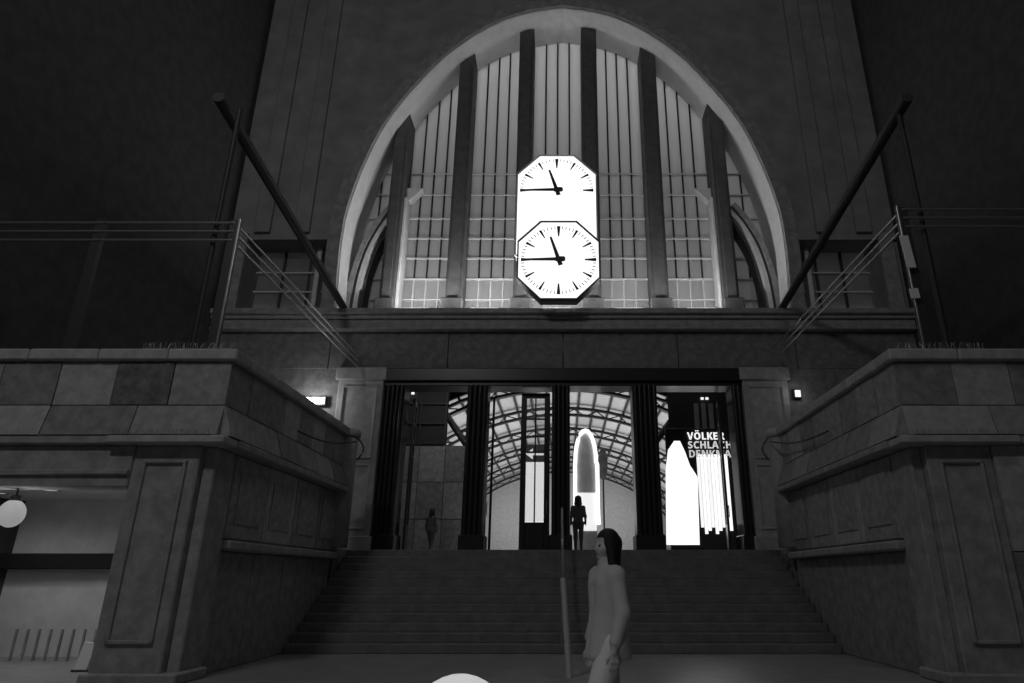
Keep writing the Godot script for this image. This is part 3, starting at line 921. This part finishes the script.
# ---------------------------------------------------------------- railings and beams over the galleries
func railings() -> void:
	for s in [-1, 1]:
		var lit := "beside the lit shop" if s < 0 else "on the dim side"
		var r := thing("gallery_railing", Vector3(s * 5.6, 4.72, -10.0), "three thin steel rails on tall posts above the gallery " + lit, "railing", "gallery railings")
		var y0 := 6.74 if s < 0 else 7.0
		var xr := 5.62 if s < 0 else 5.85
		for k in 3:
			var y := y0 + k * 0.165
			tube_part("rail", [Vector3(s * 10.45, y, -9.95), Vector3(s * xr, y, -9.95), Vector3(s * xr, y, -10.0), Vector3(s * (xr + 0.2), y + 0.25, -17.9)], 0.022, M.steel, r, 8)
		for p in [[xr, -9.98], [xr + 2.3, -9.98], [xr + 4.6, -9.98]]:
			bx("post", Vector3(s * p[0] - 0.09, 4.72, p[1] + 0.03), Vector3(s * p[0] + 0.09, y0 + 0.4, p[1] - 0.06), M.iron, r, 0.015)
			bx("post_edge", Vector3(s * p[0] - s * 0.085 - 0.012, 4.72, p[1] + 0.05), Vector3(s * p[0] - s * 0.085 + 0.012, y0 + 0.4, p[1] + 0.03), M.steel if p[0] == xr else M.iron, r)
			bx("base_plate", Vector3(s * p[0] - 0.15, 4.72, p[1] + 0.12), Vector3(s * p[0] + 0.15, 4.745, p[1] - 0.15), M.iron, r)
		var b := thing("trim_beam", Vector3.ZERO, "blurred dark line and post ghost built as a beam and slim column above the gallery " + lit, "beam", "", "structure")  # blurred line and ghost of the post, built as solids
		tube_part("girder", [Vector3(s * 6.2, 9.5, -9.7), Vector3(s * 6.6, 9.0, -18.4)], 0.11, M.dark, b, 8)
		tube_part("column", [Vector3(s * (xr + 0.35), 4.72, -10.05), Vector3(s * (xr + 0.35), 9.5, -10.05)], 0.05, M.dark, b, 8)
		# bird spikes along the coping and the ledge
		for run in [[5.2, 6.6, 4.72, -9.79, "coping"], [5.2, 6.7, 3.345, -9.665, "ledge"]]:
			var sp := thing("bird_spikes", Vector3(s * (run[0] + run[1]) / 2, run[2], run[3]), "strip of thin bird spikes on the stone %s %s" % [run[4], lit], "bird spikes", "bird spike strips")
			var L: float = run[1] - run[0]
			part("base_strip", box_mesh(Vector3(L, 0.012, 0.04)), M.steel, sp, Vector3(0, 0.006, 0))
			var st := begin()
			for k in 46:
				var x := -L / 2 + L * (k + 0.5) / 46
				var tilt := Vector3(rng.randf_range(-0.05, 0.05), 0.11 if run[4] == "coping" else 0.07, rng.randf_range(-0.05, 0.05) if run[4] == "coping" else rng.randf_range(0.0, 0.03))
				tube(st, [Vector3(x, 0.01, 0), Vector3(x, 0.01, 0) + tilt], 0.0035, 4)
			part("needles", st.commit(), M.steel, sp).set_meta("kind", "stuff")
	# hanging cable hoops at the end of the lit gallery
	for s in [-1, 1]:
		var c := thing("hand_hoop", Vector3(s * 5.1, 4.3, -15.75), "thin dark cable with hoops at the rounded end of the gallery " + ("beside the lit shop" if s < 0 else "on the dim side"), "cable")
		var path := []
		for k in 9: path.append(Vector3(s * 4.93 - s * 0.14 * sin(PI * k / 8.0), 4.5 - 0.5 * k / 8.0, -15.8))
		tube_part("hoop", path, 0.02, M.iron, c, 8)
		var p2 := []
		for k in 9: p2.append(Vector3(s * (5.08 - 0.02 * k), lerpf(4.0, 4.4, k / 8.0) - 0.12 * sin(PI * k / 8.0), lerpf(-12.5, -15.6, k / 8.0)))
		tube_part("cable", p2, 0.018, M.dark, c, 6)

# ---------------------------------------------------------------- small things
func small_things() -> void:
	# wall lamps behind the galleries
	var l := thing("wall_lamp", Vector3(-7.1, 6.12, -18.4), "small lit rectangular wall lamp beside the pilaster, behind the coping", "lamp")
	part("housing", box_mesh(Vector3(0.66, 0.28, 0.1), 0.02), M.iron, l)
	part("lamp_glass", box_mesh(Vector3(0.58, 0.2, 0.03)), glow(0.6), l, Vector3(0, 0, 0.06))
	omni("wall_lamp_light", Vector3(-7.1, 6.12, -18.0), 0.1, 0.6)
	var l2 := thing("wall_lamp", Vector3(6.74, 6.33, -18.4), "tiny lit wall lamp above the coping of the dim gallery", "lamp")
	part("housing", box_mesh(Vector3(0.22, 0.26, 0.1), 0.02), M.iron, l2)
	part("lamp_glass", box_mesh(Vector3(0.16, 0.2, 0.03)), glow(0.5), l2, Vector3(0, 0, 0.06))
	omni("wall_lamp_light", Vector3(6.74, 6.33, -18.1), 0.1, 0.05)
	# lantern globe in the shop opening
	var g := thing("globe_lamp", Vector3(-8.1, 2.24, -9.98), "pale glass globe lamp hanging in the shop opening", "lamp")
	var prof := []
	for k in 13: prof.append(Vector2(0.17 * sin(PI * k / 12), -0.2 * cos(PI * k / 12)))
	part("lamp_globe", lathe(prof), glow(0.22), g)
	part("collar", lathe([Vector2(0, 0.18), Vector2(0.07, 0.18), Vector2(0.06, 0.26), Vector2(0, 0.26)], 16), M.iron, g)
	part("rod", lathe([Vector2(0, 0.25), Vector2(0.012, 0.25), Vector2(0.012, 0.36), Vector2(0, 0.36)], 8), M.iron, g)
	omni("globe_light", Vector3(-8.1, 2.24, -9.98), 0.12, 0.15)
	# bright leaning notice in the shop
	var sg := thing("leaning_notice", Vector3(-7.35, 0, -11.2), "bright white notice board leaning inside the shop opening", "notice")
	part("board", box_mesh(Vector3(0.2, 0.4, 0.03), 0.008), M.white, sg, Vector3(0, 0.21, 0), Vector3(-0.12, 0, -0.12))
	part("foot", box_mesh(Vector3(0.3, 0.03, 0.2), 0.005), M.iron, sg, Vector3(0, 0.015, -0.05))
	# white boards fixed beside the post of the dim gallery
	for k in 2:
		var b := thing("white_board", Vector3([5.76, 5.74][k], [6.48, 5.72][k], -9.88), ["tall white board hung beside the rail post of the dim gallery", "small white card hung below the tall board at the rail post"][k], "board")
		part("panel", box_mesh([Vector3(0.15, 0.6, 0.03), Vector3(0.15, 0.18, 0.03)][k], 0.008), M.white, b, Vector3.ZERO, Vector3(0, 0, 0.06))
		part("hanger", box_mesh(Vector3(0.04, 0.04, 0.06)), M.iron, b, Vector3(0, [0.1, 0.0][k], -0.04))
	# steel centre handrail
	var h := thing("centre_handrail", Vector3(0.08, 0, -10.5), "slim steel handrail in the middle of the stairs with a bright newel post", "handrail")
	tube_part("newel", [Vector3(0.09, 0, -10.5), Vector3(0.0, 1.35, -10.5)], 0.045, M.pale_metal, h, 12)
	tube_part("rail", [Vector3(0.0, 1.3, -10.5), Vector3(0.0, 1.05, -13.4), Vector3(-0.03, 3.0, -17.1), Vector3(-0.03, 3.0, -17.6)], 0.025, M.steel, h, 10)
	for p in [[0.17, -13.75], [1.17, -15.6], [2.0, -17.4]]:
		tube_part("post", [Vector3(-0.02, p[0] - 0.01, p[1]), Vector3(-0.02, p[0] + 1.0, p[1])], 0.02, M.steel, h, 8)
	# dome lamp at the foot of the picture
	var d := thing("dome_lamp", Vector3(-0.42, 0, -3.0), "glowing white dome lamp on a short post in the nearest foreground", "lamp")
	var dp := [Vector2(0, 0.66)]
	for k in 11: dp.append(Vector2(0.24 * cos(PI / 2 * k / 10), 0.7 + 0.28 * sin(PI / 2 * k / 10)))
	part("lamp_dome", lathe(dp, 36), glow(0.45), d)
	part("ring", lathe([Vector2(0.2, 0.62), Vector2(0.25, 0.64), Vector2(0.25, 0.69), Vector2(0.2, 0.7)], 36), M.iron, d)
	part("post", lathe([Vector2(0, 0), Vector2(0.16, 0), Vector2(0.16, 0.04), Vector2(0.08, 0.08), Vector2(0.08, 0.58), Vector2(0.22, 0.64), Vector2(0, 0.64)], 24), M.iron, d)
	omni("dome_light", Vector3(-0.42, 0.8, -3.0), 0.05, 0.25)

# ---------------------------------------------------------------- people
func capsule(p: Vector3, a: Vector3, b: Vector3, ra: float, rb: float) -> float:
	var ab := b - a
	var t := clampf((p - a).dot(ab) / maxf(ab.length_squared(), 1e-8), 0.0, 1.0)
	return p.distance_to(a + ab * t) - lerpf(ra, rb, t)

func net(st: SurfaceTool, bones: Array, cell: float, blend: float, colour: Callable, cuts := []) -> void:
	# surface nets round tapered capsules [a, b, ra, rb, squash z]; cuts are boxes [lo, hi] taken away
	var lo := Vector3.ONE * 1e9
	var hi := -lo
	for b in bones:
		var r := Vector3.ONE * (maxf(b[2], b[3]) + 3 * cell + blend)
		lo = lo.min(b[0] - r).min(b[1] - r)
		hi = hi.max(b[0] + r).max(b[1] + r)
	var n := Vector3i(((hi - lo) / cell).ceil()) + Vector3i.ONE
	var f := PackedFloat32Array()
	f.resize(n.x * n.y * n.z)
	f.fill(1.0)
	for b in bones:
		var m := maxf(b[2], b[3]) + blend + 2 * cell
		var i0 := Vector3i(((b[0].min(b[1]) - Vector3.ONE * m - lo) / cell).floor()).max(Vector3i.ZERO)
		var i1 := Vector3i(((b[0].max(b[1]) + Vector3.ONE * m - lo) / cell).ceil()).min(n - Vector3i.ONE)
		for z in range(i0.z, i1.z + 1):
			for y in range(i0.y, i1.y + 1):
				var at := (z * n.y + y) * n.x
				for x in range(i0.x, i1.x + 1):
					var d := capsule(lo + Vector3(x, y, z) * cell, b[0], b[1], b[2], b[3])
					var o := f[at + x]
					var hh := maxf(blend - absf(o - d), 0.0) / blend
					f[at + x] = minf(o, d) - hh * hh * blend * 0.25
	for c in cuts:
		for z in n.z:
			for y in n.y:
				for x in n.x:
					var p := lo + Vector3(x, y, z) * cell
					var q: Vector3 = (p - (c[0] + c[1]) / 2).abs() - (c[1] - c[0]) / 2
					var d := maxf(q.x, maxf(q.y, q.z))
					var k := (z * n.y + y) * n.x + x
					f[k] = maxf(f[k], -d)
	var vid := {}
	var verts := []
	var offs := [Vector3i(0, 0, 0), Vector3i(1, 0, 0), Vector3i(0, 1, 0), Vector3i(1, 1, 0), Vector3i(0, 0, 1), Vector3i(1, 0, 1), Vector3i(0, 1, 1), Vector3i(1, 1, 1)]
	var edges := [[0, 1], [2, 3], [4, 5], [6, 7], [0, 2], [1, 3], [4, 6], [5, 7], [0, 4], [1, 5], [2, 6], [3, 7]]
	var dx := 1
	var dy := n.x
	var dz := n.x * n.y
	for z in n.z - 1:
		for y in n.y - 1:
			for x in n.x - 1:
				var k := (z * n.y + y) * n.x + x
				var v := [f[k], f[k + dx], f[k + dy], f[k + dx + dy], f[k + dz], f[k + dx + dz], f[k + dy + dz], f[k + dx + dy + dz]]
				var neg := 0
				for q in v: if q < 0: neg += 1
				if neg == 0 or neg == 8: continue
				var sum := Vector3.ZERO
				var cnt := 0
				for e in edges:
					var a: float = v[e[0]]
					var b: float = v[e[1]]
					if (a < 0) != (b < 0):
						sum += Vector3(offs[e[0]]).lerp(Vector3(offs[e[1]]), a / (a - b))
						cnt += 1
				vid[k] = verts.size()
				verts.append(lo + (Vector3(x, y, z) + sum / cnt) * cell)
	var nor := []
	nor.resize(verts.size())
	nor.fill(Vector3.ZERO)
	var tris := []
	for z in range(1, n.z - 1):
		for y in range(1, n.y - 1):
			for x in range(1, n.x - 1):
				var k := (z * n.y + y) * n.x + x
				for e in [[dx, dy, dz], [dy, dz, dx], [dz, dx, dy]]:
					if (f[k] < 0) != (f[k + e[0]] < 0):
						var q := [vid[k], vid[k - e[1]], vid[k - e[1] - e[2]], vid[k - e[2]]]
						if f[k] >= 0: q.reverse()
						# outward: clockwise
						tris.append_array([q[0], q[2], q[1], q[0], q[3], q[2]])
	for t in range(0, tris.size(), 3):
		var nn: Vector3 = (verts[tris[t + 2]] - verts[tris[t]]).cross(verts[tris[t + 1]] - verts[tris[t]])
		for j in 3: nor[tris[t + j]] += nn
	for i in tris:
		st.set_color(colour.call(verts[i]))
		st.set_normal(nor[i].normalized())
		st.add_vertex(verts[i])

func grey(v: float) -> Color:
	return Color(v, v, v)

func body_bones() -> Array:
	var b := []
	b.append([Vector3(0, 1.0, 0), Vector3(0, 0.9, 0), 0.13, 0.15])          # waist to hips
	b.append([Vector3(-0.06, 1.3, 0), Vector3(-0.03, 1.02, 0), 0.11, 0.11])
	b.append([Vector3(0.06, 1.3, 0), Vector3(0.03, 1.02, 0), 0.11, 0.11])
	b.append([Vector3(-0.15, 1.36, 0), Vector3(0.15, 1.36, 0), 0.07, 0.07])  # shoulders
	b.append([Vector3(0, 1.36, 0), Vector3(0, 1.5, 0.01), 0.06, 0.05])       # neck
	for s in [-1, 1]:
		b.append([Vector3(s * 0.17, 1.36, 0), Vector3(s * 0.22, 1.1, -0.02), 0.052, 0.042])
		b.append([Vector3(s * 0.22, 1.1, -0.02), Vector3(s * 0.225, 0.86, 0.06), 0.042, 0.03])
		var fwd := 0.14 if s > 0 else -0.1
		var knee := Vector3(s * 0.085, 0.48, fwd * 0.9 + 0.04)
		var ankle := Vector3(s * 0.08, 0.085, fwd if s > 0 else fwd * 2.2)
		b.append([Vector3(s * 0.085, 0.88, 0), knee, 0.095, 0.06])
		b.append([knee, ankle, 0.06, 0.042])
		b.append([ankle + Vector3(0, -0.04, -0.02), ankle + Vector3(0, -0.055, 0.16), 0.04, 0.03])
	return b

func hand_bones(s: int) -> Array:
	var w := Vector3(s * 0.225, 0.86, 0.06)
	var b := [[w, w + Vector3(0, -0.03, 0.005), 0.026, 0.026]]
	for k in 4:
		var z := -0.024 + k * 0.017
		var l: float = [0.062, 0.072, 0.076, 0.068][k]
		var p0 := w + Vector3(0, -0.04, z * 0.6)
		var p1 := w + Vector3(s * 0.004, -0.095, z)
		var p2 := p1 + Vector3(-s * 0.008, -l * 0.55, 0.003)
		b.append([p0, p1, 0.013, 0.0105])
		b.append([p1, p2, 0.0095, 0.0085])
		b.append([p2, p2 + Vector3(-s * 0.018, -l * 0.4, 0.002), 0.0085, 0.007])
	var t := w + Vector3(0, -0.04, 0.02)
	b.append([t, t + Vector3(-s * 0.012, -0.035, 0.03), 0.013, 0.011])
	b.append([t + Vector3(-s * 0.012, -0.035, 0.03), t + Vector3(-s * 0.022, -0.065, 0.032), 0.0105, 0.008])
	return b

func figure(label: String, at: Vector3, turn: float, scale: float, fine: bool, skin: float, top: float, legs: float, hair: float, group := "") -> Node3D:
	var p := thing("person", at, label, "person", group)
	p.rotation.y = turn
	p.scale = Vector3.ONE * scale
	var m := mat(1.0, 0.75)
	m.vertex_color_use_as_albedo = true
	var st := begin()
	var dress := func(v: Vector3) -> Color:
		if v.y > 1.43: return grey(skin)
		if v.y < 0.88 and absf(v.x) > 0.18 and v.y > 0.6: return grey(skin)
		if v.y < 0.09: return grey(0.04)
		if v.y < 0.93 and absf(v.x) < 0.2: return grey(legs)
		return grey(top)
	net(st, body_bones(), 0.013 if fine else 0.024, 0.04, dress)
	var head := [[Vector3(0, 1.6, 0.0), Vector3(0, 1.63, -0.01), 0.078, 0.084], [Vector3(0, 1.56, 0.02), Vector3(0, 1.51, 0.045), 0.062, 0.036], [Vector3(0, 1.5, 0.0), Vector3(0, 1.42, 0), 0.05, 0.05],
		[Vector3(0, 1.6, 0.078), Vector3(0, 1.568, 0.092), 0.011, 0.013], [Vector3(-0.02, 1.53, 0.072), Vector3(0.02, 1.53, 0.072), 0.011, 0.011]]
	for s in [-1, 1]:
		head.append([Vector3(s * 0.08, 1.6, -0.01), Vector3(s * 0.08, 1.56, -0.005), 0.016, 0.011])
		head.append([Vector3(s * 0.045, 1.565, 0.045), Vector3(s * 0.035, 1.56, 0.055), 0.028, 0.024])
	var tone := func(v: Vector3) -> Color:
		if v.z > 0.07 and absf(v.y - 1.53) < 0.012 and absf(v.x) < 0.03: return grey(skin * 0.55)
		return grey(skin)
	net(st, head, 0.006 if fine else 0.018, 0.02, tone)
	if fine:
		for s in [-1, 1]:
			net(st, hand_bones(s), 0.004, 0.008, func(_v: Vector3) -> Color: return grey(skin))
	part("body", st.commit(), m, p)
	var hs := begin()
	var hb := [[Vector3(0, 1.64, -0.02), Vector3(0, 1.62, -0.03), 0.094, 0.1]]
	for s in [-1, 1]:
		hb.append([Vector3(s * 0.06, 1.66, -0.0), Vector3(s * 0.09, 1.46, -0.01), 0.04, 0.036])
	hb.append([Vector3(0, 1.6, -0.06), Vector3(0, 1.42, -0.07), 0.07, 0.05])
	net(hs, hb, 0.008 if fine else 0.02, 0.03, func(_v: Vector3) -> Color: return grey(hair), [[Vector3(-0.062, 1.4, 0.03), Vector3(0.062, 1.655, 0.2)]])
	part("hair", hs.commit(), m, p)
	if fine:
		for s in [-1, 1]:
			var e := SphereMesh.new()
			e.radius = 0.012
			e.height = 0.024
			e.radial_segments = 12
			e.rings = 6
			part("eye", e, M.black, p, Vector3(s * 0.032, 1.592, 0.071))
	return p

func people() -> void:
	var w := figure("person with long dark hair in a pale jacket and trousers walking before the stairs", Vector3(0.35, 0, -5.6), deg_to_rad(-68), 1.0, true, 0.5, 0.5, 0.6, 0.015)
	var cm := mat(1.0, 0.85)
	cm.vertex_color_use_as_albedo = true
	var jb := []
	jb.append([Vector3(0, 1.02, 0), Vector3(0, 0.8, 0), 0.15, 0.18])
	jb.append([Vector3(-0.06, 1.3, 0), Vector3(-0.03, 1.02, 0), 0.128, 0.128])
	jb.append([Vector3(0.06, 1.3, 0), Vector3(0.03, 1.02, 0), 0.128, 0.128])
	jb.append([Vector3(-0.15, 1.365, 0), Vector3(0.15, 1.365, 0), 0.082, 0.082])
	jb.append([Vector3(0, 1.4, 0), Vector3(0, 1.47, 0.005), 0.075, 0.068])
	for s in [-1, 1]:
		jb.append([Vector3(s * 0.17, 1.36, 0), Vector3(s * 0.222, 1.1, -0.02), 0.068, 0.06])
		jb.append([Vector3(s * 0.222, 1.1, -0.02), Vector3(s * 0.226, 0.9, 0.05), 0.058, 0.046])
	var js := begin()
	net(js, jb, 0.013, 0.03, func(_v: Vector3) -> Color: return grey(0.5), [[Vector3(-0.012, 0.5, 0.1), Vector3(0.012, 1.3, 0.5)], [Vector3(-0.5, 0.3, -0.5), Vector3(0.5, 0.76, 0.5)]])
	part("jacket", js.commit(), cm, w)
	var tb := []
	for b in body_bones().slice(5):
		if b[0].y < 0.9 and b[2] > 0.05 and absf(b[0].x) < 0.2 and b[0].y > 0.2: tb.append([b[0], b[1], b[2] + 0.015, b[3] + 0.022])
	var ts := begin()
	net(ts, tb, 0.013, 0.025, func(_v: Vector3) -> Color: return grey(0.7))
	part("trousers", ts.commit(), cm, w)
	figure("person in dark clothes standing before the arched light trail", Vector3(0.45, 2, -20.2), PI, 0.97, false, 0.42, 0.14, 0.1, 0.04, "people beyond the portal")
	figure("small person in dark clothes before the grey hoarding", Vector3(-4.35, 2, -22.6), PI * 0.9, 0.9, false, 0.42, 0.14, 0.1, 0.04, "people beyond the portal")
